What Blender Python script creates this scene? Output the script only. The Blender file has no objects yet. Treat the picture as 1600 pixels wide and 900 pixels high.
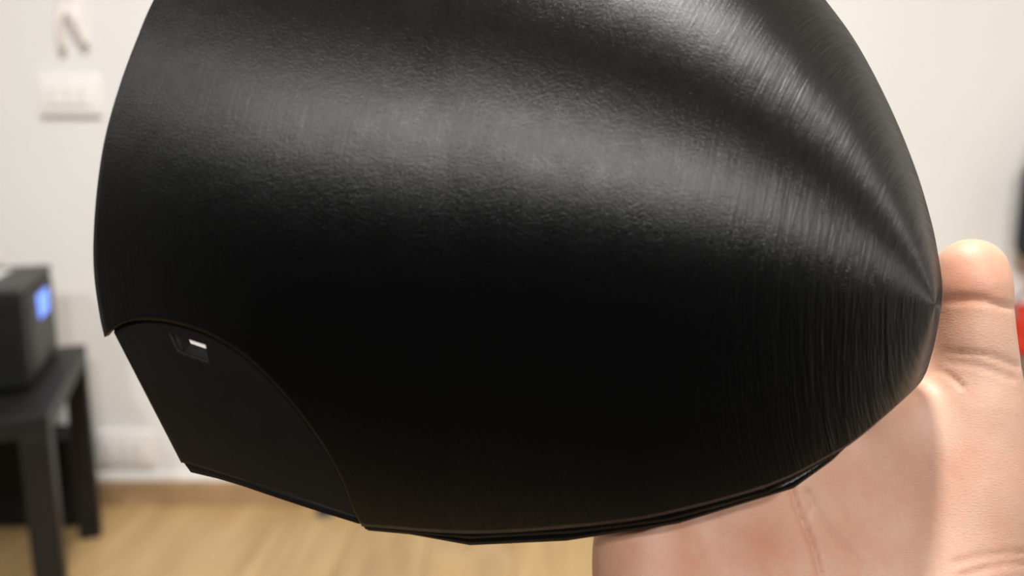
import bpy, bmesh, math, random
import numpy as np
from mathutils import Vector, Matrix
random.seed(7)
rng = np.random.default_rng(7)
scene = bpy.context.scene
C = scene.collection

# ------------------------------------------------------------------ camera, world, lights, exposure
F_PX = 1155.0
PITCH = math.radians(9.0)
CAM = Vector((0, 0, 0.84))
cam_d = bpy.data.cameras.new('camera'); cam = bpy.data.objects.new('camera', cam_d); C.objects.link(cam)
cam.location = CAM; cam.rotation_euler = (math.pi/2 - PITCH, 0, 0)
cam_d.sensor_width = 36.0; cam_d.lens = 36.0*F_PX/1600.0
cam_d.clip_start = 0.01
cam_d.dof.use_dof = True; cam_d.dof.focus_distance = 0.205; cam_d.dof.aperture_fstop = 6.8
scene.camera = cam

world = bpy.data.worlds.new('world'); scene.world = world; world.use_nodes = True
bg = world.node_tree.nodes['Background']
bg.inputs[0].default_value = (1.0, 0.93, 0.85, 1); bg.inputs[1].default_value = 0.015
scene.view_settings.view_transform = 'Standard'; scene.view_settings.look = 'None'
scene.view_settings.gamma = 1.0; scene.view_settings.use_curve_mapping = False
scene.view_settings.exposure = 0.46
LAMPS = [  # x, y, radius, watts
    (-0.15, -2.75, 0.13, 70.0),
    (0.95, -2.75, 0.13, 94.0),
    (-0.04, 0.20, 0.08, 54.0),
]

# ------------------------------------------------------------------ helpers
def link(name, me, mat=None, parent=None):
    o = bpy.data.objects.new(name, me); C.objects.link(o)
    if mat is not None: o.data.materials.append(mat)
    if parent is not None: o.parent = parent
    return o
def tag(o, label=None, cat=None, group=None, kind=None):
    if label: o['label'] = label
    if cat: o['category'] = cat
    if group: o['group'] = group
    if kind: o['kind'] = kind
    return o
def empty(name, loc=(0, 0, 0), rot=(0, 0, 0)):
    o = bpy.data.objects.new(name, None); C.objects.link(o); o.location = loc; o.rotation_euler = rot
    o.empty_display_size = 0.05
    return o
def mesh_bm(name, bm, smooth=False):
    me = bpy.data.meshes.new(name)
    bmesh.ops.recalc_face_normals(bm, faces=bm.faces)
    bm.to_mesh(me); bm.free()
    if smooth:
        me.polygons.foreach_set('use_smooth', [True]*len(me.polygons))
    return me
def box_bm(x0, x1, y0, y1, z0, z1, bevel=0.0, seg=2, bm=None):
    own = bm is None
    b = bmesh.new()
    bmesh.ops.create_cube(b, size=1.0)
    for v in b.verts:
        v.co = Vector(((x0+x1)/2 + v.co.x*(x1-x0), (y0+y1)/2 + v.co.y*(y1-y0), (z0+z1)/2 + v.co.z*(z1-z0)))
    if bevel > 0:
        bmesh.ops.bevel(b, geom=b.edges[:], offset=bevel, segments=seg, affect='EDGES', profile=0.5)
    if own: return b
    me = bpy.data.meshes.new('t'); b.to_mesh(me); b.free(); bm.from_mesh(me); bpy.data.meshes.remove(me)
    return bm
def box(name, dims, mat, parent=None, bevel=0.0, seg=2):
    return link(name, mesh_bm(name, box_bm(*dims, bevel=bevel, seg=seg)), mat, parent)
def tube_bm(pts, rad, n=10, bm=None, cap=True):
    bm = bm or bmesh.new()
    pts = [Vector(p) for p in pts]
    rads = rad if hasattr(rad, '__len__') else [rad]*len(pts)
    rings = []
    up = Vector((0.12, 0.31, 0.94))
    for i, p in enumerate(pts):
        t = (pts[min(i+1, len(pts)-1)] - pts[max(i-1, 0)]).normalized()
        a = t.cross(up).normalized(); b = t.cross(a).normalized()
        rings.append([bm.verts.new(p + (a*math.cos(2*math.pi*k/n) + b*math.sin(2*math.pi*k/n))*rads[i]) for k in range(n)])
    for i in range(len(rings)-1):
        for k in range(n):
            bm.faces.new((rings[i][k], rings[i][(k+1) % n], rings[i+1][(k+1) % n], rings[i+1][k]))
    if cap:
        bm.faces.new(rings[0][::-1]); bm.faces.new(rings[-1])
    return bm
def lathe_bm(profile, n=32, bm=None, off=(0, 0, 0)):
    bm = bm or bmesh.new(); rings = []
    for r, z in profile:
        rings.append([bm.verts.new((off[0]+r*math.cos(2*math.pi*k/n), off[1]+r*math.sin(2*math.pi*k/n), off[2]+z)) for k in range(n)])
    for i in range(len(rings)-1):
        for k in range(n):
            bm.faces.new((rings[i][k], rings[i][(k+1) % n], rings[i+1][(k+1) % n], rings[i+1][k]))
    bm.faces.new(rings[0][::-1]); bm.faces.new(rings[-1])
    return bm
def catmull(pts, n):
    pts = np.array(pts, float); out = []
    P = np.vstack([2*pts[0]-pts[1], pts, 2*pts[-1]-pts[-2]])
    for i in range(len(pts)-1):
        p0, p1, p2, p3 = P[i:i+4]
        for k in range(n):
            t = k/n
            out.append(0.5*((2*p1)+(-p0+p2)*t+(2*p0-5*p1+4*p2-p3)*t*t+(-p0+3*p1-3*p2+p3)*t**3))
    out.append(pts[-1]); return np.array(out)

class Mat:
    def __init__(s, name):
        s.m = bpy.data.materials.new(name); s.m.use_nodes = True
        s.nt = s.m.node_tree; s.b = s.nt.nodes['Principled BSDF']
    def n(s, t, **kw):
        nd = s.nt.nodes.new(t)
        for k, v in kw.items():
            if k in nd.inputs.keys(): nd.inputs[k].default_value = v
            else: setattr(nd, k, v)
        return nd
    def l(s, a, b): s.nt.links.new(a, b)
    def set(s, **kw):
        for k, v in kw.items(): s.b.inputs[k.replace('_', ' ')].default_value = v
        return s
    def coords(s, scale=(1, 1, 1), rot=(0, 0, 0), src='Object'):
        tc = s.n('ShaderNodeTexCoord'); mp = s.n('ShaderNodeMapping')
        mp.inputs['Scale'].default_value = scale; mp.inputs['Rotation'].default_value = rot
        s.l(tc.outputs[src], mp.inputs[0]); return mp.outputs[0]
    def noise(s, vec, scale, detail=3, rough=0.5):
        nd = s.n('ShaderNodeTexNoise'); nd.inputs['Scale'].default_value = scale
        nd.inputs['Detail'].default_value = detail; nd.inputs['Roughness'].default_value = rough
        s.l(vec, nd.inputs['Vector']); return nd.outputs['Fac']
    def ramp(s, fac, stops):
        r = s.n('ShaderNodeValToRGB'); cr = r.color_ramp
        while len(cr.elements) < len(stops): cr.elements.new(0.5)
        for e, (p, c) in zip(cr.elements, stops):
            e.position = p; e.color = (*c, 1)
        s.l(fac, r.inputs[0]); return r.outputs[0]
    def math(s, op, a, b=None):
        nd = s.n('ShaderNodeMath', operation=op)
        for i, v in enumerate((a, b)):
            if v is None: continue
            if isinstance(v, (int, float)): nd.inputs[i].default_value = v
            else: s.l(v, nd.inputs[i])
        return nd.outputs[0]
    def bump(s, h, strength, dist, prev=None):
        b = s.n('ShaderNodeBump'); b.inputs['Strength'].default_value = strength; b.inputs['Distance'].default_value = dist
        s.l(h, b.inputs['Height'])
        if prev is not None: s.l(prev, b.inputs['Normal'])
        return b.outputs[0]
def plain(name, col, rough=0.5, var=0.08, scale=40, bump=0.0, **kw):
    M = Mat(name); v = M.coords()
    f = M.noise(v, scale, 4)
    c0 = tuple(max(0, x*(1-var)) for x in col); c1 = tuple(min(1, x*(1+var)) for x in col)
    M.l(M.ramp(f, [(0.3, c0), (0.7, c1)]), M.b.inputs['Base Color'])
    M.set(Roughness=rough)
    for k_, v_ in kw.items(): M.b.inputs[k_].default_value = v_
    if bump: M.l(M.bump(f, 0.4, bump), M.b.inputs['Normal'])
    return M.m

# ------------------------------------------------------------------ materials
m_wall = plain('white_wall_paint', (0.765, 0.760, 0.742), 0.75, 0.015, 3, 0.0)
m_ceil = plain('ceiling_paint', (0.80, 0.79, 0.77), 0.85, 0.02, 3)
m_white = plain('white_plastic', (0.84, 0.82, 0.80), 0.35, 0.02, 30)
m_pinkwhite = plain('pale_pink_plastic', (0.80, 0.745, 0.71), 0.4, 0.03, 30)
m_skirt = plain('oak_skirting', (0.36, 0.235, 0.125), 0.45, 0.12, 18)
m_lack = plain('black_lacquer', (0.006, 0.0055, 0.0055), 0.5, 0.15, 25, **{'Specular IOR Level': 0.3})
m_case = plain('black_device_plastic', (0.005, 0.005, 0.005), 0.6, 0.15, 60, **{'Specular IOR Level': 0.2})
m_case_side = plain('dark_grey_device_plastic', (0.02, 0.018, 0.017), 0.55, 0.12, 60)
m_label = plain('grey_paper_label', (0.55, 0.54, 0.52), 0.6, 0.06, 90)
m_rubber = plain('black_rubber', (0.012, 0.012, 0.012), 0.6, 0.1, 60)
m_fabric = plain('blue_black_fabric', (0.012, 0.016, 0.024), 0.85, 0.3, 200, 0.001)
m_brown = plain('brown_strap_leather', (0.16, 0.085, 0.055), 0.6, 0.2, 90)
m_red = plain('red_orange_fabric', (0.62, 0.035, 0.012), 0.55, 0.1, 120)
m_grey = plain('grey_plastic', (0.25, 0.24, 0.23), 0.45, 0.1, 60)
def wood(name):
    M = Mat(name)
    oi = M.n('ShaderNodeObjectInfo')
    v = M.coords((9, 0.9, 9))
    add = M.n('ShaderNodeVectorMath', operation='ADD'); M.l(v, add.inputs[0])
    sc = M.n('ShaderNodeVectorMath', operation='SCALE'); sc.inputs[0].default_value = (37, 91, 13); M.l(oi.outputs['Random'], sc.inputs['Scale'])
    M.l(sc.outputs[0], add.inputs[1])
    g = M.noise(add.outputs[0], 3.0, 8, 0.6)
    col = M.ramp(g, [(0.25, (0.34, 0.22, 0.095)), (0.5, (0.43, 0.285, 0.128)), (0.75, (0.50, 0.345, 0.17))])
    hs = M.n('ShaderNodeHueSaturation'); M.l(col, hs.inputs['Color'])
    M.l(M.math('ADD', M.math('MULTIPLY', oi.outputs['Random'], 0.22), 0.89), hs.inputs['Value'])
    M.l(hs.outputs[0], M.b.inputs['Base Color']); M.set(Roughness=0.42)
    M.l(M.bump(g, 0.2, 0.0006), M.b.inputs['Normal'])
    return M.m
m_wood = wood('oak_laminate')
def emis(name, col, s, base=(0.8, 0.8, 0.8)):
    M = Mat(name); M.set(Base_Color=(*base, 1), Emission_Color=(*col, 1), Emission_Strength=s, Roughness=0.5); return M.m
m_diff = emis('lamp_diffuser', (1.0, 0.9, 0.78), 2.0)
def led():
    M = Mat('blue_display'); v = M.coords()
    br = M.n('ShaderNodeTexBrick'); br.inputs['Scale'].default_value = 60
    f = M.noise(v, 90, 2)
    c = M.ramp(f, [(0.35, (0.01, 0.04, 0.5)), (0.62, (0.10, 0.32, 1.0))])
    M.l(c, M.b.inputs['Emission Color']); M.set(Base_Color=(0.01, 0.02, 0.08, 1), Emission_Strength=1.4, Roughness=0.2)
    return M.m
m_led = led()

def printed(name, lines=1.0, base=(0.0022, 0.0023, 0.0024), rough=0.375, aniso=0.97, spec=0.5):
    """black printed plastic, layer planes stacked along the object's X axis"""
    M = Mat(name)
    M.set(Base_Color=(*base, 1), Roughness=rough, Anisotropic=aniso, Anisotropic_Rotation=0.25)
    M.b.inputs['Specular IOR Level'].default_value = spec
    ax = Vector((1.0, -1.05, -0.09)).normalized()          # printing direction in the helmet's frame
    axw = Matrix.Rotation(-PITCH, 3, 'X') @ ax
    ge = M.n('ShaderNodeNewGeometry'); tg = M.n('ShaderNodeVectorMath', operation='CROSS_PRODUCT')
    tg.inputs[0].default_value = axw; M.l(ge.outputs['Normal'], tg.inputs[1]); M.l(tg.outputs[0], M.b.inputs['Tangent'])
    def layered(f_across, f_along):
        tc = M.n('ShaderNodeTexCoord'); dt = M.n('ShaderNodeVectorMath', operation='DOT_PRODUCT')
        dt.inputs[1].default_value = ax; M.l(tc.outputs['Object'], dt.inputs[0])
        sp_ = M.n('ShaderNodeSeparateXYZ'); M.l(tc.outputs['Object'], sp_.inputs[0])
        cb_ = M.n('ShaderNodeCombineXYZ')
        M.l(M.math('MULTIPLY', dt.outputs['Value'], f_across), cb_.inputs[0])
        M.l(M.math('MULTIPLY', sp_.outputs[1], f_along), cb_.inputs[1]); M.l(M.math('MULTIPLY', sp_.outputs[2], f_along), cb_.inputs[2])
        return cb_.outputs[0]
    fine = M.noise(layered(2000, 90), 1.0, 2, 0.6)
    coarse = M.noise(layered(620, 14), 1.0, 3, 0.65)
    grain = M.noise(M.coords(), 1900, 3, 0.6)
    blot = M.noise(M.coords((1, 1, 1)), 160, 4, 0.6)
    # layer grooves are crisper on the back of the head (print top), softer towards the face opening
    tc = M.n('ShaderNodeTexCoord'); sx = M.n('ShaderNodeSeparateXYZ'); M.l(tc.outputs['Object'], sx.inputs[0])
    mr = M.n('ShaderNodeMapRange', interpolation_type='SMOOTHSTEP'); M.l(sx.outputs[0], mr.inputs[0])
    mr.inputs[1].default_value = 0.04; mr.inputs[2].default_value = 0.10; mr.inputs[3].default_value = 0.12; mr.inputs[4].default_value = 1.0
    h1 = M.math('MULTIPLY', fine, mr.outputs[0]); h2 = M.math('MULTIPLY', coarse, mr.outputs[0])
    n1 = M.bump(h1, 1.0, 0.00050*lines)
    n2 = M.bump(h2, 1.0, 0.00055*lines, n1)
    n3 = M.bump(grain, 1.0, 0.00007, n2)
    n4 = M.bump(blot, 1.0, 0.00006, n3)
    M.l(n4, M.b.inputs['Normal'])
    M.l(M.ramp(blot, [(0.3, (rough*0.92,)*3), (0.7, (rough*1.1,)*3)]), M.b.inputs['Roughness'])
    return M.m
m_print = printed('black_printed_plastic')
m_print_panel = printed('black_printed_plastic_matt', 0.4, (0.004, 0.004, 0.0034), 0.6, 0.3, 0.3)

def skin():
    M = Mat('skin')
    at = M.n('ShaderNodeAttribute', attribute_name='flush_shade')
    v = M.coords()
    mott = M.noise(v, 70, 4, 0.6)
    fac = M.math('ADD', at.outputs['Fac'], M.math('MULTIPLY', M.math('SUBTRACT', mott, 0.5), 0.9))
    col = M.ramp(fac, [(0.0, (0.60, 0.395, 0.295)), (0.45, (0.57, 0.315, 0.215)), (1.0, (0.50, 0.19, 0.110))])
    M.l(col, M.b.inputs['Base Color'])
    M.set(Roughness=0.56, Subsurface_Weight=0.35, Subsurface_Scale=0.004)
    M.b.inputs['Subsurface Radius'].default_value = (1.0, 0.35, 0.2)
    ridg = M.noise(M.coords((520, 520, 160), (0, math.radians(55), 0)), 1.0, 3, 0.6)
    pores = M.noise(v, 1300, 2)
    wr = M.n('ShaderNodeTexVoronoi', feature='DISTANCE_TO_EDGE'); wr.inputs['Scale'].default_value = 1.0
    M.l(M.coords((620, 620, 1300), (0, math.radians(20), 0)), wr.inputs['Vector'])
    n1 = M.bump(ridg, 0.8, 0.00014); n2 = M.bump(pores, 0.6, 0.00005, n1); n3 = M.bump(wr.outputs['Distance'], 0.6, 0.00010, n2)
    M.l(n3, M.b.inputs['Normal'])
    return M.m
m_skin = skin()

# ------------------------------------------------------------------ the room
XL, XR, YB, YF, HC = -2.3, 2.1, -3.4, 1.785, 2.70
YS = 0.0            # the room is built from here to the back wall; the ceiling runs on over the viewer
T = 0.1
def struct(name, dims, mat, label):
    return tag(box(name, dims, mat), label, name.split('_')[0], kind='structure')
struct('wall_back', (XL-T, XR+T, YF, YF+T, -0.06, HC), m_wall, 'plain white painted wall behind the black table')
struct('wall_left', (XL-T, XL, YS, YF, -0.06, HC), m_wall, 'white side wall beyond the black table')
struct('wall_right', (XR, XR+T, YS, YF, -0.06, HC), m_wall, 'white side wall beyond the hanging bag')
struct('ceiling', (XL-T, XR+T, YB-T, YF+T, HC, HC+T), m_ceil, 'flat white ceiling with round lamps')
fl = struct('floor', (XL, XR, YS, YF, -0.06, -0.012), m_skirt, 'light oak plank floor')
# planks run towards the back wall, each one its own piece
PW, PL, gap = 0.192, 1.285, 0.0012
pl_me = {}
ncol = int(math.ceil((XR-XL)/PW))
for i in range(ncol):
    x0 = XL + i*PW; x1 = min(x0+PW, XR)
    y = YS - (i*0.437 % 1.0)*PL
    while y < YF:
        a, b = max(y, YS), min(y+PL, YF)
        if b-a > 0.03:
            key = (round(x1-x0, 4), round(b-a, 4))
            if key not in pl_me:
                pl_me[key] = mesh_bm('plank', box_bm(-(x1-x0)/2+gap/2, (x1-x0)/2-gap/2, -(b-a)/2+gap/2, (b-a)/2-gap/2, -0.012, 0, bevel=0.0009, seg=1))
                pl_me[key].materials.append(m_wood)
            o = bpy.data.objects.new('plank', pl_me[key]); C.objects.link(o); o.parent = fl
            o.location = ((x0+x1)/2, (a+b)/2, 0)
        y += PL
sk = bmesh.new()
for (x, y, z) in [(0, 0, 0)]:
    prof = [(0, 0), (-0.014, 0), (-0.014, 0.056), (-0.009, 0.063), (0, 0.064)]
    A = [sk.verts.new((XL, YF+p[0], p[1])) for p in prof]; B = [sk.verts.new((XR, YF+p[0], p[1])) for p in prof]
    n = len(prof)
    for k in range(n): sk.faces.new((A[k], A[(k+1) % n], B[(k+1) % n], B[k]))
    sk.faces.new(A[::-1]); sk.faces.new(B)
tag(link('baseboard_back', mesh_bm('baseboard_back', sk), m_skirt), 'low oak skirting along the white wall', 'baseboard', kind='structure')
struct('trim_1', (XL, XR, YF-0.010, YF, 0.064, 0.080), m_white, 'thin white strip above the oak skirting')  # white strip modelled for the pale line over the skirting

# ceiling lamps
for i, (x, y, r, w) in enumerate(LAMPS):
    t = tag(empty('ceiling_lamp', (x, y, HC)), ['round white ceiling lamp on the black table side of the room',
            'round white ceiling lamp on the hanging bag side of the room',
            'small round white ceiling lamp above the held helmet'][i], 'ceiling lamp')
    link('housing', mesh_bm('housing', lathe_bm([(r*0.6, 0), (r+0.02, 0), (r+0.025, -0.02), (r+0.02, -0.045), (r, -0.045), (r, -0.035), (0.02, -0.035)], 48), True), m_white, t)
    link('diffuser', mesh_bm('diffuser', lathe_bm([(r*0.3, -0.0355), (r-0.001, -0.0355), (r-0.003, -0.046), (r*0.5, -0.05)], 48), True), m_diff, t)
    ld = bpy.data.lights.new('lamp_light', 'AREA'); ld.shape = 'DISK'; ld.size = 2*r*0.92; ld.energy = w; ld.color = (1.0, 0.975, 0.95)
    lo = bpy.data.objects.new('lamp_light', ld); C.objects.link(lo); lo.parent = t; lo.location = (0, 0, -0.052)

# ------------------------------------------------------------------ wall sockets, hook
def outlet(name, xc, zc, label, w=0.142, h=0.092):
    t = tag(empty(name, (xc, YF, zc)), label, 'outlet', 'white wall outlets')
    pl = link('cover_plate', mesh_bm('cover_plate', box_bm(-w/2, w/2, -0.013, 0, -h/2, h/2, bevel=0.004, seg=3), True), m_white, t)
    box('insert', (-w*0.36, w*0.36, -0.016, -0.012, -0.024, 0.024), m_white, t, 0.0015)
    for k in (-1, 0, 1):
        xx = k*w*0.235
        bm = box_bm(xx-0.0145, xx+0.0145, -0.0175, -0.0155, -0.021, 0.021, bevel=0.001)
        md = link('socket_module', mesh_bm('socket_module', bm), m_white, t)
        hb = bmesh.new()
        for q in (-1, 0, 1):
            tube_bm([(xx, -0.0180, q*0.0095), (xx, -0.0172, q*0.0095)], 0.0021, 10, hb)
        link('pin_hole', mesh_bm('pin_hole', hb), m_grey, md)['kind'] = 'stuff'
    return t
outlet('wall_outlet', -1.035, 1.014, 'white socket plate below the pale wall hook, at chest height')
outlet('wall_outlet', -0.975, 0.150, 'white socket plate low on the wall just above the skirting')
hk = tag(empty('wall_hook', (-1.02, YF, 1.19)), 'pale double-pronged hook mounted on the white wall above the socket', 'hook')
link('back_plate', mesh_bm('back_plate', box_bm(-0.028, 0.028, -0.008, 0, -0.01, 0.07, bevel=0.004, seg=3), True), m_pinkwhite, hk)
for sx, ln in ((-0.014, 0.072), (0.030, 0.062)):
    pts = catmull([(sx*0.4, -0.006, 0.02), (sx*0.7, -0.026, 0.0), (sx, -0.022, -ln*0.5), (sx*1.25, -0.014, -ln)], 6)
    link('prong', mesh_bm('prong', tube_bm(pts, [0.010]*6+list(np.linspace(0.010, 0.0075, len(pts)-6)), 12), True), m_pinkwhite, hk)

# ------------------------------------------------------------------ side table and the device on it
far = Vector((-0.972, 1.645)); near = Vector((-0.752, 1.150))
ydir = (far-near).normalized(); ang = math.atan2(ydir.y, ydir.x) - math.pi/2
L = 0.55
# table frame: local +y runs from the near right corner to the far right corner, +x points right
t = tag(empty('side_table', (near.x, near.y, 0), (0, 0, ang)), 'low black lacquered side table with square legs on the oak floor', 'table')
TL = (far-near).length
box('table_top', (-L, 0, 0, TL, 0.414, 0.45), m_lack, t, 0.002)
for lx in (-L, -0.044):
    for ly in (0, TL-0.044):
        box('leg', (lx+0.0005, lx+0.0435, ly+0.0005, ly+0.0435, 0, 0.414), m_lack, t, 0.0015)
# box on the floor behind the table
bxo = tag(empty('storage_box', (-1.22, 1.70, 0)), 'dark storage box on the floor behind the black table legs', 'box')
box('body', (-0.18, 0.18, -0.05, 0.05, 0, 0.195), m_case, bxo, 0.004)
box('lid', (-0.184, 0.184, -0.054, 0.054, 0.195, 0.222), m_case, bxo, 0.004)
# power unit
u = tag(empty('power_unit', (near.x, near.y, 0.45), (0, 0, ang)), 'black boxy power unit with blue display standing on the black table', 'device')
box('casing', (-0.40, -0.048, 0.155, 0.50, 0.004, 0.176), m_case, u, 0.010, 3)
box('top_cover', (-0.403, -0.046, 0.152, 0.502, 0.174, 0.190), m_case_side, u, 0.006, 3)
box('side_panel', (-0.052, -0.046, 0.225, 0.488, 0.016, 0.165), m_case_side, u, 0.002)
scr = box('display', (-0.0465, -0.0450, 0.300, 0.420, 0.105, 0.153), m_led, u, 0.0004)
for k in range(2):
    for fx in (-0.40, -0.10):
        link('foot', mesh_bm('foot', lathe_bm([(0.012, 0), (0.013, 0.004), (0.011, 0.0045)], 14, off=(fx, 0.20+k*0.26, 0))), m_rubber, u)
box('label_sticker', (-0.36, -0.105, 0.19, 0.44, 0.190, 0.1908), m_label, u, 0.0)
cup = tag(empty('white_jar', (near.x, near.y, 0.45+0.1905), (0, 0, ang)), 'small white round jar on top of the black power unit', 'jar')
cup.location = cup.matrix_basis @ Vector((-0.165, 0.468, 0))
link('jar_body', mesh_bm('jar_body', lathe_bm([(0.030, 0), (0.033, 0.004), (0.034, 0.035), (0.030, 0.042), (0.02, 0.043)], 28), True), m_white, cup)
link('lid', mesh_bm('lid', lathe_bm([(0.032, 0.042), (0.0325, 0.052), (0.029, 0.055), (0.01, 0.056)], 28), True), m_white, cup)
# small door stop by the skirting
ds = tag(empty('door_stop', (-0.462, YF-0.065, 0)), 'small black rubber door stop on the oak floor by the skirting', 'door stop')
link('stop_body', mesh_bm('stop_body', lathe_bm([(0.020, 0), (0.021, 0.004), (0.018, 0.022), (0.013, 0.030), (0.004, 0.032)], 24), True), m_rubber, ds)
link('base_ring', mesh_bm('base_ring', lathe_bm([(0.0225, 0), (0.024, 0.002), (0.0225, 0.005), (0.0205, 0.005)], 24), True), m_grey, ds)

# ------------------------------------------------------------------ bag hanging at the right
bx, bz = 1.288, 0.655
bag = tag(empty('hanging_bag', (bx, YF-0.075, bz)), 'dark blue-black bag with brown strap hanging on the white wall', 'bag')
bm = box_bm(-0.10, 0.14, -0.055, 0.055, -0.02, 0.21, bevel=0.035, seg=5); link('bag_body', mesh_bm('bag_body', bm, True), m_fabric, bag)
bm = box_bm(-0.06, 0.10, -0.075, -0.045, 0.0, 0.11, bevel=0.012, seg=4); link('front_pocket', mesh_bm('front_pocket', bm, True), m_fabric, bag)
pts = catmull([(-0.085, 0.01, 0.16), (-0.07, 0.02, 0.25), (-0.01, 0.045, 0.36), (0.02, 0.050, 0.385), (0.05, 0.045, 0.36), (0.11, 0.02, 0.25), (0.125, 0.01, 0.16)], 6)
link('strap', mesh_bm('strap', tube_bm(pts, 0.011, 10), True), m_brown, bag)
pts = catmull([(-0.06, -0.02, 0.0), (-0.085, -0.03, -0.06), (-0.12, -0.02, -0.12), (-0.11, -0.01, -0.16)], 6)
link('cord', mesh_bm('cord', tube_bm(pts, 0.005, 8), True), m_grey, bag)
pg = tag(empty('bag_peg', (bx+0.02, YF, bz+0.362)), 'small grey wall peg holding the dark bag', 'peg')
link('peg_pin', mesh_bm('peg_pin', tube_bm([(0, 0, 0), (0, -0.05, 0), (0, -0.062, 0.010)], 0.006, 12), True), m_grey, pg)
link('peg_plate', mesh_bm('peg_plate', box_bm(-0.02, 0.02, -0.006, 0, -0.025, 0.025, bevel=0.002), True), m_grey, pg)
pk = tag(empty('red_pouch', (1.226, YF-0.045, 0.40)), 'red-orange fabric pouch below the dark hanging bag', 'pouch')
link('pouch_body', mesh_bm('pouch_body', box_bm(-0.055, 0.09, -0.030, 0.040, 0.0, 0.125, bevel=0.022, seg=4), True), m_red, pk)
link('flap', mesh_bm('flap', box_bm(-0.050, 0.085, -0.036, -0.024, 0.065, 0.12, bevel=0.005, seg=2), True), m_red, pk)
sh = tag(empty('wall_shelf', (1.35, YF, 0.40)), 'narrow grey shelf under the red-orange pouch', 'shelf')
box('shelf_board', (-0.13, 0.25, -0.11, 0, -0.018, 0), m_grey, sh, 0.002)
for k in (-0.06, 0.18): box('bracket', (k-0.008, k+0.008, -0.09, 0, -0.05, -0.018), m_grey, sh, 0.002)

# ------------------------------------------------------------------ helmet half shell (held, tilted with the phone)
S = 0.9                                # overall size of the held pieces
def loc(px, py, Z):                    # local frame of the held pieces: x right, y away, z up, origin at the camera height
    px, py, Z = np.broadcast_arrays(np.asarray(px, float), np.asarray(py, float), np.asarray(Z, float))
    Z = Z*S
    return np.stack([(px-800)/F_PX*Z, Z, -(py-450)/F_PX*Z], -1)
top_k = np.array([(60, -90), (100, -130), (240, -215), (420, -275), (640, -300), (820, -285), (1000, -235), (1130, -160), (1230, -72), (1290, 0), (1340, 70), (1390, 165), (1430, 262), (1455, 345), (1466, 398), (1471, 430), (1473, 455)], float)
mid_k = np.array([(60, 290), (400, 310), (800, 335), (1100, 375), (1300, 420), (1400, 440), (1473, 455)], float)
bot_k = np.array([(566, 823), (735, 834), (900, 824), (1030, 806), (1200, 760), (1300, 711), (1345, 682), (1425, 612), (1447, 582), (1462, 540), (1470, 500), (1473, 455)], float)
rim_k = np.array([(-330, 760), (-290, 620), (-245, 480), (-180, 370), (-100, 296), (0, 240), (60, 214), (130, 188), (210, 165), (290, 152), (370, 146), (430, 147), (490, 155), (527, 163)], float)
pan_k = np.array([(163, 527), (172, 517), (188, 507), (212, 500.5), (236, 500), (262, 503), (300, 513), (340, 530), (392, 565), (450, 624), (500, 690), (534, 750), (553, 800), (566, 823)], float)
def smooth_interp(K, n=24):
    c = catmull(K, n)
    o = np.argsort(c[:, 0], kind='stable'); c = c[o]
    return lambda x: np.interp(x, c[:, 0], c[:, 1])
f_top, f_mid, f_bot, f_rim = map(smooth_interp, (top_k, mid_k, bot_k, rim_k))
f_pan = smooth_interp(pan_k)
CD = 0.062
XP = 1473.0
def f_c(px):
    px = np.asarray(px, float)
    q = np.clip((px-420)/(XP-420), 0, 1)
    c = CD*np.sqrt(np.clip(1-q**2.1, 0, 1))
    ql = np.clip((420-px)/420, 0, 1)
    return c - 0.020*ql**2
def f_zr(px): return np.interp(px, [60, 700, 1473], [0.252, 0.244, 0.222])
def half(px): return np.maximum(f_mid(px) - f_top(px), 1e-3)
def field(px, py):                      # distance of the outer skin
    w = np.clip((py-f_mid(px))/half(px), -1, 1)
    return f_zr(px) - f_c(px)*np.sqrt(1-w*w)
def bottom(px):
    px = np.asarray(px, float)
    return np.where(px < 566, f_pan(np.minimum(px, 566)), f_bot(px))
ROOT_PT = loc(760, 838, 0.222)
root_loc = CAM + Vector((ROOT_PT[0], 0, 0)) + Matrix.Rotation(-PITCH, 3, 'X') @ Vector((0, ROOT_PT[1], ROOT_PT[2]))
hel = tag(empty('helmet', root_loc, (-PITCH, 0, 0)), 'glossy black 3D-printed helmet half shell resting on the open palm', 'helmet')
ORG = np.array(ROOT_PT)
def grid_mesh(name, P, flip=False, closed=False):
    nu, nv = P.shape[:2]
    idx = np.arange(nu*nv).reshape(nu, nv)
    q = np.stack([idx[:-1, :-1], idx[1:, :-1], idx[1:, 1:], idx[:-1, 1:]], -1).reshape(-1, 4)
    if flip: q = q[:, ::-1]
    me = bpy.data.meshes.new(name)
    me.from_pydata((P.reshape(-1, 3)-ORG).tolist(), [], q.tolist())
    me.polygons.foreach_set('use_smooth', [True]*len(me.polygons))
    me.update(); return me
def outward(me):
    """face the normals towards the viewer side (-y)"""
    n = np.zeros(len(me.polygons)*3); me.polygons.foreach_get('normal', n)
    return n.reshape(-1, 3)[:, 1].mean() < 0
NU, NV = 260, 210
xs0 = np.linspace(0, 1, NU)
phi_top = math.radians(-128)
P = np.zeros((NU, NV, 3))
def phib_of(px):
    s = np.clip((bottom(px)-f_mid(px))/half(px), -0.99, 0.9995)
    return np.arcsin(s)
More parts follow.
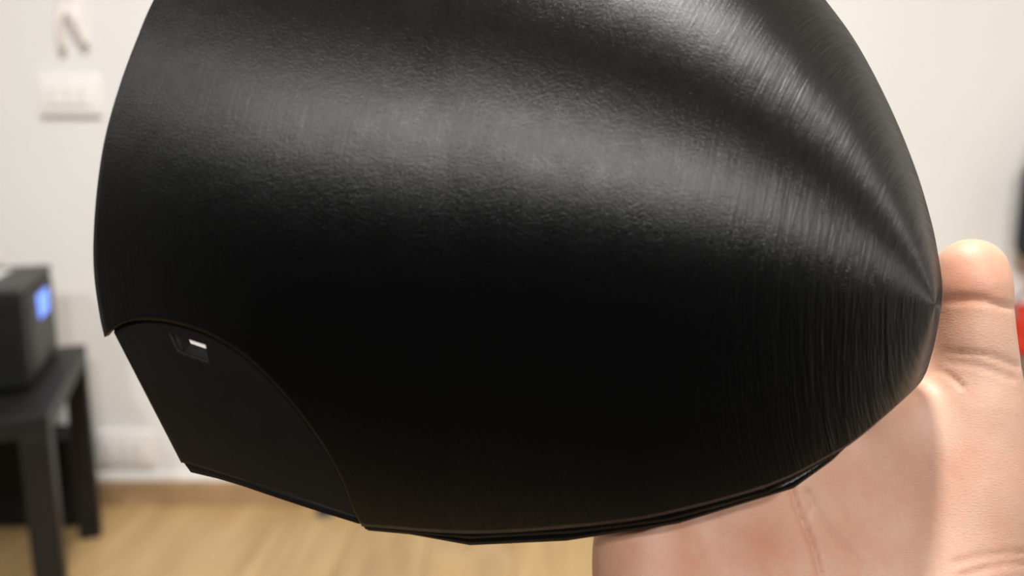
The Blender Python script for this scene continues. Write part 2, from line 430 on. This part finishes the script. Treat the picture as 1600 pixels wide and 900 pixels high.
# rows: v from the lower edge to the crown and over; columns: from the face opening to the back
# left rim meets the panel arc at the tip (163, 527); rows below follow the arc
vv = np.linspace(0, 1, NV)
PL_x = np.zeros(NV)
for j, v in enumerate(vv):
    px = 200.0
    for it in range(60):
        ph = phib_of(px)*(1-v) + phi_top*v
        py = f_mid(px) + half(px)*math.sin(max(ph, -math.pi/2))
        px = 0.6*px + 0.4*float(f_rim(np.clip(py, -330, 527)))
    PL_x[j] = px
PL_x[0] = 163
for j, v in enumerate(vv):
    e = 1-np.cos(xs0*math.pi/2)
    g = np.sin(xs0*math.pi/2)
    px = PL_x[j] + (XP-0.02-PL_x[j])*(0.35*xs0 + 0.65*g)
    ph = phib_of(px)*(1-v) + phi_top*v
    py = f_mid(px) + half(px)*np.sin(ph)
    Z = f_zr(px) - f_c(px)*np.cos(ph)
    P[:, j] = loc(px, py, Z)
me = grid_mesh('shell', P)
if not outward(me): me = grid_mesh('shell', P, True)
shell = link('shell', me, m_print, hel)
sm = shell.modifiers.new('thick', 'SOLIDIFY'); sm.thickness = 0.0014; sm.offset = -1

# recessed ear panel
REC = 0.0024
arc = catmull([(178, 515)] + [tuple(p) for p in pan_k[2:-2]] + [(551, 796), (556, 805)], 10)
def resample(c, n):
    c = np.array(c, float); d = np.r_[0, np.cumsum(np.linalg.norm(np.diff(c, axis=0), axis=1))]
    t = np.linspace(0, d[-1], n); return np.stack([np.interp(t, d, c[:, 0]), np.interp(t, d, c[:, 1])], -1)
NA, NB = 120, 40
A = resample(arc, NA)
tan = np.gradient(A, axis=0); nrm = np.stack([tan[:, 1], -tan[:, 0]], -1); nrm /= np.linalg.norm(nrm, axis=1)[:, None]
A_out = A + nrm*np.interp(np.linspace(0, 1, NA), [0, 0.06, 0.2, 0.9, 1], [0, 3, 10, 13, 2])[:, None]
Bl = np.vstack([resample([(178, 520), (283, 723)], NA//2), resample([(284, 723), (291, 724), (386, 753), (485, 782), (557, 806)], NA-NA//2)])
bb = np.linspace(0, 1, NB)
px = A_out[:, None, 0]*(1-bb) + Bl[:, None, 0]*bb; py = A_out[:, None, 1]*(1-bb) + Bl[:, None, 1]*bb
PP = loc(px, py, field(px, py) + REC)
me = grid_mesh('ear_panel', PP)
if not outward(me): me = grid_mesh('ear_panel', PP, True)
slot = [(264, 520), (321, 539), (326, 566), (277, 549)]
sp = np.array([loc(x, y, field(x, y)+REC) for x, y in slot]) - ORG
nv_ = np.cross(sp[1]-sp[0], sp[3]-sp[0]); nv_ /= np.linalg.norm(nv_)
if nv_[1] < 0: nv_ = -nv_                 # points into the helmet
nv_ = nv_ + np.array([-0.04, 0, 0.05]); nv_ /= np.linalg.norm(nv_)
DEEP = 0.0052
cen = sp.mean(0)
pb = bmesh.new(); pb.from_mesh(me)
planes = []
for k in range(4):
    e_ = sp[(k+1) % 4]-sp[k]; pn = np.cross(e_, nv_); pn /= np.linalg.norm(pn)
    if np.dot(pn, cen-sp[k]) > 0: pn = -pn
    planes.append((sp[k], pn))
for p0, pn in planes:
    near_f = [f_ for f_ in pb.faces if (f_.calc_center_median()-Vector(cen)).length < 0.014]
    g_ = list({e for f_ in near_f for e in f_.edges} | {v for f_ in near_f for v in f_.verts}) + near_f
    bmesh.ops.bisect_plane(pb, geom=g_, plane_co=Vector(p0), plane_no=Vector(pn), dist=1e-7)
dead = [f_ for f_ in pb.faces if all(np.dot(np.array(f_.calc_center_median())-p0, pn) < -1e-6 for p0, pn in planes)]
bmesh.ops.delete(pb, geom=dead, context='FACES')
pb.to_mesh(me); pb.free()
me.polygons.foreach_set('use_smooth', [True]*len(me.polygons))
panel = link('ear_panel', me, m_print_panel, hel)
panel['label'] = 'recessed matt ear panel with a slot'
sm = panel.modifiers.new('thick', 'SOLIDIFY'); sm.thickness = 0.0022; sm.offset = -1
sb = bmesh.new()
def ring(off, scale): return [sb.verts.new(cen + (p-cen)*scale + nv_*off) for p in sp]
r0, r1, r2, r3 = ring(0.0012, 1.0), ring(DEEP, 0.97), ring(DEEP, 1.16), ring(0.0023, 1.16)
for a_, b_ in ((r0, r1), (r1, r2), (r2, r3), (r3, r0)):
    for k in range(4): sb.faces.new((a_[k], a_[(k+1) % 4], b_[(k+1) % 4], b_[k]))
link('slot_sleeve', mesh_bm('slot_sleeve', sb), m_print_panel, panel)

# lower lips: stepped rim under the shell and under the panel
def lip(name, upper, lower, d0, d1, thick, n=160, mat=m_print, smooth=True, up_spl=True):
    U = resample(catmull(upper, 8) if up_spl else upper, n); Lw = resample(lower, n)
    tt = np.array([0, 0.5, 1.0])
    px = U[:, None, 0]*(1-tt) + Lw[:, None, 0]*tt; py = U[:, None, 1]*(1-tt) + Lw[:, None, 1]*tt
    fx = np.broadcast_to(U[:, None, 0], px.shape); fy = np.broadcast_to(U[:, None, 1], py.shape)
    Z = field(fx, fy) + d0*(1-tt) + d1*tt
    Q = loc(px, py, Z)
    me = grid_mesh(name, Q)
    if not outward(me): me = grid_mesh(name, Q, True)
    o = link(name, me, mat, hel)
    s_ = o.modifiers.new('thick', 'SOLIDIFY'); s_.thickness = thick; s_.offset = -1
    return o
line1 = [(568, 822), (735, 833), (900, 823), (1030, 805), (1200, 759), (1300, 706), (1335, 676)]
line2 = [(571, 827), (735, 842), (900, 833), (1040, 815), (1200, 771), (1300, 715), (1337, 680)]
line3 = [(575, 829), (640, 835), (735, 852), (885, 845), (1060, 818), (1240, 763), (1300, 720), (1337, 684)]
line1b = [(566, 819), (735, 829), (900, 819), (1030, 801), (1200, 755), (1300, 702), (1333, 672)]
lip('upper_lip', line1b, line2, 0.0014, 0.0016, 0.0015)
lip('lower_lip', [(x, y-4) for x, y in line2], line3, 0.0028, 0.0032, 0.0015)
pl1 = [(285, 720), (291, 721), (386, 750), (485, 779), (557, 803)]
pl2 = [(298, 738), (340, 748), (383, 761), (430, 777), (485, 795), (530, 809), (562, 819)]
lip('panel_lip', pl1, pl2, REC+0.0014, REC+0.0018, 0.0015, mat=m_print_panel, up_spl=False)

# ------------------------------------------------------------------ hand
HZ = 1.0
def hl(px, py, Z): return loc(px, py, Z)
chains = []
def chain(pts): chains.append([(np.array(hl(x, y, z)), r*S) for x, y, z, r in pts])
def inner(px, py): return float(field(px, py)) + 0.0030/S
# thumb
chain([(1517, 424, .2440, .0112), (1519, 448, .2432, .0118), (1521, 480, .2428, .0114), (1523, 525, .2425, .0118), (1522, 575, .2440, .0134), (1512, 640, .2460, .0176),
       (1488, 730, .2500, .0246), (1455, 830, .2540, .0298), (1415, 940, .2510, .0305), (1350, 1080, .2380, .0280), (1290, 1200, .2340, .0250)])
# palm: metacarpals
chain([(1370, 640, .2480, .0125), (1355, 760, .2500, .0150), (1325, 900, .2470, .0185), (1290, 1050, .2400, .0210), (1260, 1200, .2310, .0230)])
chain([(1255, 610, .2500, .0128), (1250, 740, .2490, .0148), (1245, 880, .2450, .0175), (1235, 1040, .2350, .0205), (1225, 1200, .2310, .0225)])
chain([(1135, 630, .2490, .0125), (1140, 750, .2440, .0148), (1150, 890, .2430, .0178), (1165, 1050, .2340, .0205), (1185, 1200, .2310, .0225)])
chain([(1008, 690, .2450, .0120), (1008, 770, .2430, .0158), (1014, 860, .2430, .0203), (1036, 960, .2370, .0220), (1100, 1090, .2340, .0220), (1150, 1200, .2310, .0225)])
for xa, xb in ((1315, 1300), (1195, 1200), (1080, 1100)):
    chain([(xa, 680, .2520, .0120), (xa, 800, .2490, .0155), (xb, 950, .2440, .0190), ((xb+1220)/2, 1130, .2340, .0215)])
# web between thumb and index
chain([(1480, 640, .2440, .0100), (1430, 650, .2470, .0110), (1380, 680, .2480, .0120)])
chain([(1458, 612, .2450, .0055), (1440, 640, .2440, .0085), (1425, 690, .2450, .0120)])
# wrist and forearm
chain([(1225, 1200, .2310, .0270), (1240, 1420, .2250, .0290), (1270, 1750, .2200, .0350), (1300, 2050, .2180, .0400)])
chain([(1180, 1200, .2310, .0240), (1190, 1420, .2250, .0270), (1210, 1750, .2200, .0340), (1240, 2050, .2180, .0400)])
# fingers inside the shell, pads on its inner face
def finger(base, k1, k2, tip, r):
    bx_, by_, bz_ = base
    tz = inner(*tip) + r*0.86
    k2z = inner(*k2) + r*1.6
    chain([(bx_, by_, bz_, r*1.12), (*k1, max(inner(*k1)+r*1.4, 0.250), r), (*k2, k2z, r*0.93), (*tip, tz, r*0.82)])
finger((1370, 640, .2480), (1330, 480), (1285, 380), (1250, 310), .0098)
finger((1255, 610, .2500), (1215, 430), (1175, 330), (1140, 250), .0100)
finger((1135, 630, .2490), (1085, 460), (1050, 360), (1020, 285), .0096)
finger((1020, 690, .2450), (965, 560), (935, 470), (910, 405), .0086)
def sphere_chain(bm, ch):
    """rounded tapered limb: closed tube with hemispherical ends"""
    pts = np.array([p for p, _ in ch]); rad = np.array([r for _, r in ch])
    d = np.c_[pts, rad]; d = catmull(d, 6) if len(d) > 2 else np.array([d[0]*(1-t)+d[1]*t for t in np.linspace(0, 1, 7)])
    for row in d:
        pass
    c, r = d[:, :3], d[:, 3]
    ring_pts, ring_r = [], []
    t0 = c[0]-c[1]; t0 /= np.linalg.norm(t0); t1 = c[-1]-c[-2]; t1 /= np.linalg.norm(t1)
    for a in np.linspace(85, 15, 6): ring_pts.append(c[0]+t0*r[0]*math.sin(math.radians(a))); ring_r.append(r[0]*math.cos(math.radians(a)))
    ring_pts += list(c); ring_r += list(r)
    for a in np.linspace(15, 85, 6): ring_pts.append(c[-1]+t1*r[-1]*math.sin(math.radians(a))); ring_r.append(r[-1]*math.cos(math.radians(a)))
    tube_bm([tuple(p) for p in ring_pts], ring_r, 24, bm)
HORG = np.array(hl(1220, 1300, .228))
hroot = CAM + Vector((HORG[0], 0, 0)) + Matrix.Rotation(-PITCH, 3, 'X') @ Vector((0, HORG[1], HORG[2]))
hb = bmesh.new()
for ch in chains: sphere_chain(hb, ch)
bmesh.ops.translate(hb, verts=hb.verts, vec=Vector(-HORG))
tmp = link('hand_tmp', mesh_bm('hand_tmp', hb), m_skin)
rm = tmp.modifiers.new('r', 'REMESH'); rm.mode = 'VOXEL'; rm.voxel_size = 0.0011; rm.use_smooth_shade = True
s1 = tmp.modifiers.new('s', 'SMOOTH'); s1.factor = 0.5; s1.iterations = 30
bpy.context.view_layer.update(); dg = bpy.context.evaluated_depsgraph_get()
hm = bpy.data.meshes.new_from_object(tmp.evaluated_get(dg)); bpy.data.objects.remove(tmp)
nvt = len(hm.vertices)
co = np.zeros(nvt*3); hm.vertices.foreach_get('co', co); co = co.reshape(-1, 3)
no = np.zeros(nvt*3); hm.vertices.foreach_get('normal', no); no = no.reshape(-1, 3)
ne = len(hm.edges); ed = np.zeros(ne*2, int); hm.edges.foreach_get('vertices', ed); ed = ed.reshape(-1, 2)
deg = np.bincount(ed.reshape(-1), minlength=nvt).astype(float)
w = co + HORG
px_ = 800 + w[:, 0]/w[:, 1]*F_PX; py_ = 450 - w[:, 2]/w[:, 1]*F_PX
soft = np.clip((py_-640)/80, 0, 1)*np.clip((1640-px_)/120, 0.3, 1)*0.9
for it in range(110):
    av = np.stack([np.bincount(ed[:, 0], co[ed[:, 1], k], nvt)+np.bincount(ed[:, 1], co[ed[:, 0], k], nvt) for k in range(3)], -1)/deg[:, None]
    co = co + (av-co)*soft[:, None]*0.8
hm.vertices.foreach_set('co', co.reshape(-1)); hm.update()
no = np.zeros(nvt*3); hm.vertices.foreach_get('normal', no); no = no.reshape(-1, 3)
w = co + HORG
ppx = 800 + w[:, 0]/w[:, 1]*F_PX; ppy = 450 - w[:, 2]/w[:, 1]*F_PX
front = np.clip(-no[:, 1]*1.6, 0, 1)
def seg_dist(poly):
    poly = catmull(poly, 8) if len(poly) > 2 else np.array(poly, float)
    d = np.full(nvt, 1e9)
    for a, b in zip(poly[:-1], poly[1:]):
        ab = b-a; L2 = max(ab@ab, 1e-9)
        t_ = np.clip(((ppx-a[0])*ab[0] + (ppy-a[1])*ab[1])/L2, 0, 1)
        d = np.minimum(d, np.hypot(ppx-a[0]-t_*ab[0], ppy-a[1]-t_*ab[1]))
    return d
disp = np.zeros(nvt)
for poly, wd, dep in [
    ([(1440, 478), (1480, 472), (1530, 470), (1580, 480)], 5, .0006),
    ([(1450, 466), (1500, 462), (1545, 464)], 4, .0003),
    ([(1450, 548), (1500, 552), (1545, 556), (1590, 572)], 5, .00035),
    ([(1480, 565), (1530, 572), (1585, 592)], 5, .0003),
    ([(1446, 590), (1458, 580), (1474, 582), (1492, 594), (1504, 606)], 4, .0006),
    ([(1232, 740), (1240, 775), (1252, 810), (1270, 855), (1282, 900), (1300, 1000)], 5, .0011),
    ([(1262, 772), (1278, 800), (1300, 830), (1340, 880), (1362, 930)], 6, .0005),
    ([(1262, 768), (1270, 785), (1256, 812)], 4, .0005),
    ([(1000, 838), (1040, 826), (1075, 822)], 5, .0003),
    ([(1490, 880), (1545, 868), (1610, 862)], 5, .0003),
    ([(1500, 900), (1560, 884), (1610, 880)], 5, .0003),
]:
    disp += dep*np.exp(-(seg_dist(poly)/wd)**2)
disp *= front
co2 = co - no*disp[:, None]
hm.vertices.foreach_set('co', co2.reshape(-1)); 
flush_shade = np.full(nvt, 0.30)  # skin redness, with the helmet's shade on the palm mixed into the colour
def blob(x, y, rx, ry, a): 
    global flush_shade
    flush_shade = flush_shade + a*np.exp(-((ppx-x)/rx)**2-((ppy-y)/ry)**2)
blob(1500, 445, 70, 40, .40); blob(1520, 395, 70, 30, .12); blob(1040, 860, 140, 60, .30); blob(1200, 860, 80, 70, .30); blob(1500, 760, 60, 60, .12)  # red thumb tip; left palm blobs also deepen skin shaded by the helmet
blob(1530, 560, 60, 60, -.12); blob(1370, 790, 90, 100, .26)  # last blob paints the helmet's shadow tint onto the thenar
flush_shade += 0.35*np.clip(disp/0.0015, 0, 1)
at = hm.attributes.new('flush_shade', 'FLOAT', 'POINT'); at.data.foreach_set('value', flush_shade.astype(np.float32))
hm.polygons.foreach_set('use_smooth', [True]*len(hm.polygons)); hm.update()
hand = link('hand', hm, None)
if not hm.materials: hm.materials.append(m_skin)
hand.location = hroot; hand.rotation_euler = (-PITCH, 0, 0)
tag(hand, 'bare right hand, palm up with raised thumb, holding the black helmet shell', 'hand')
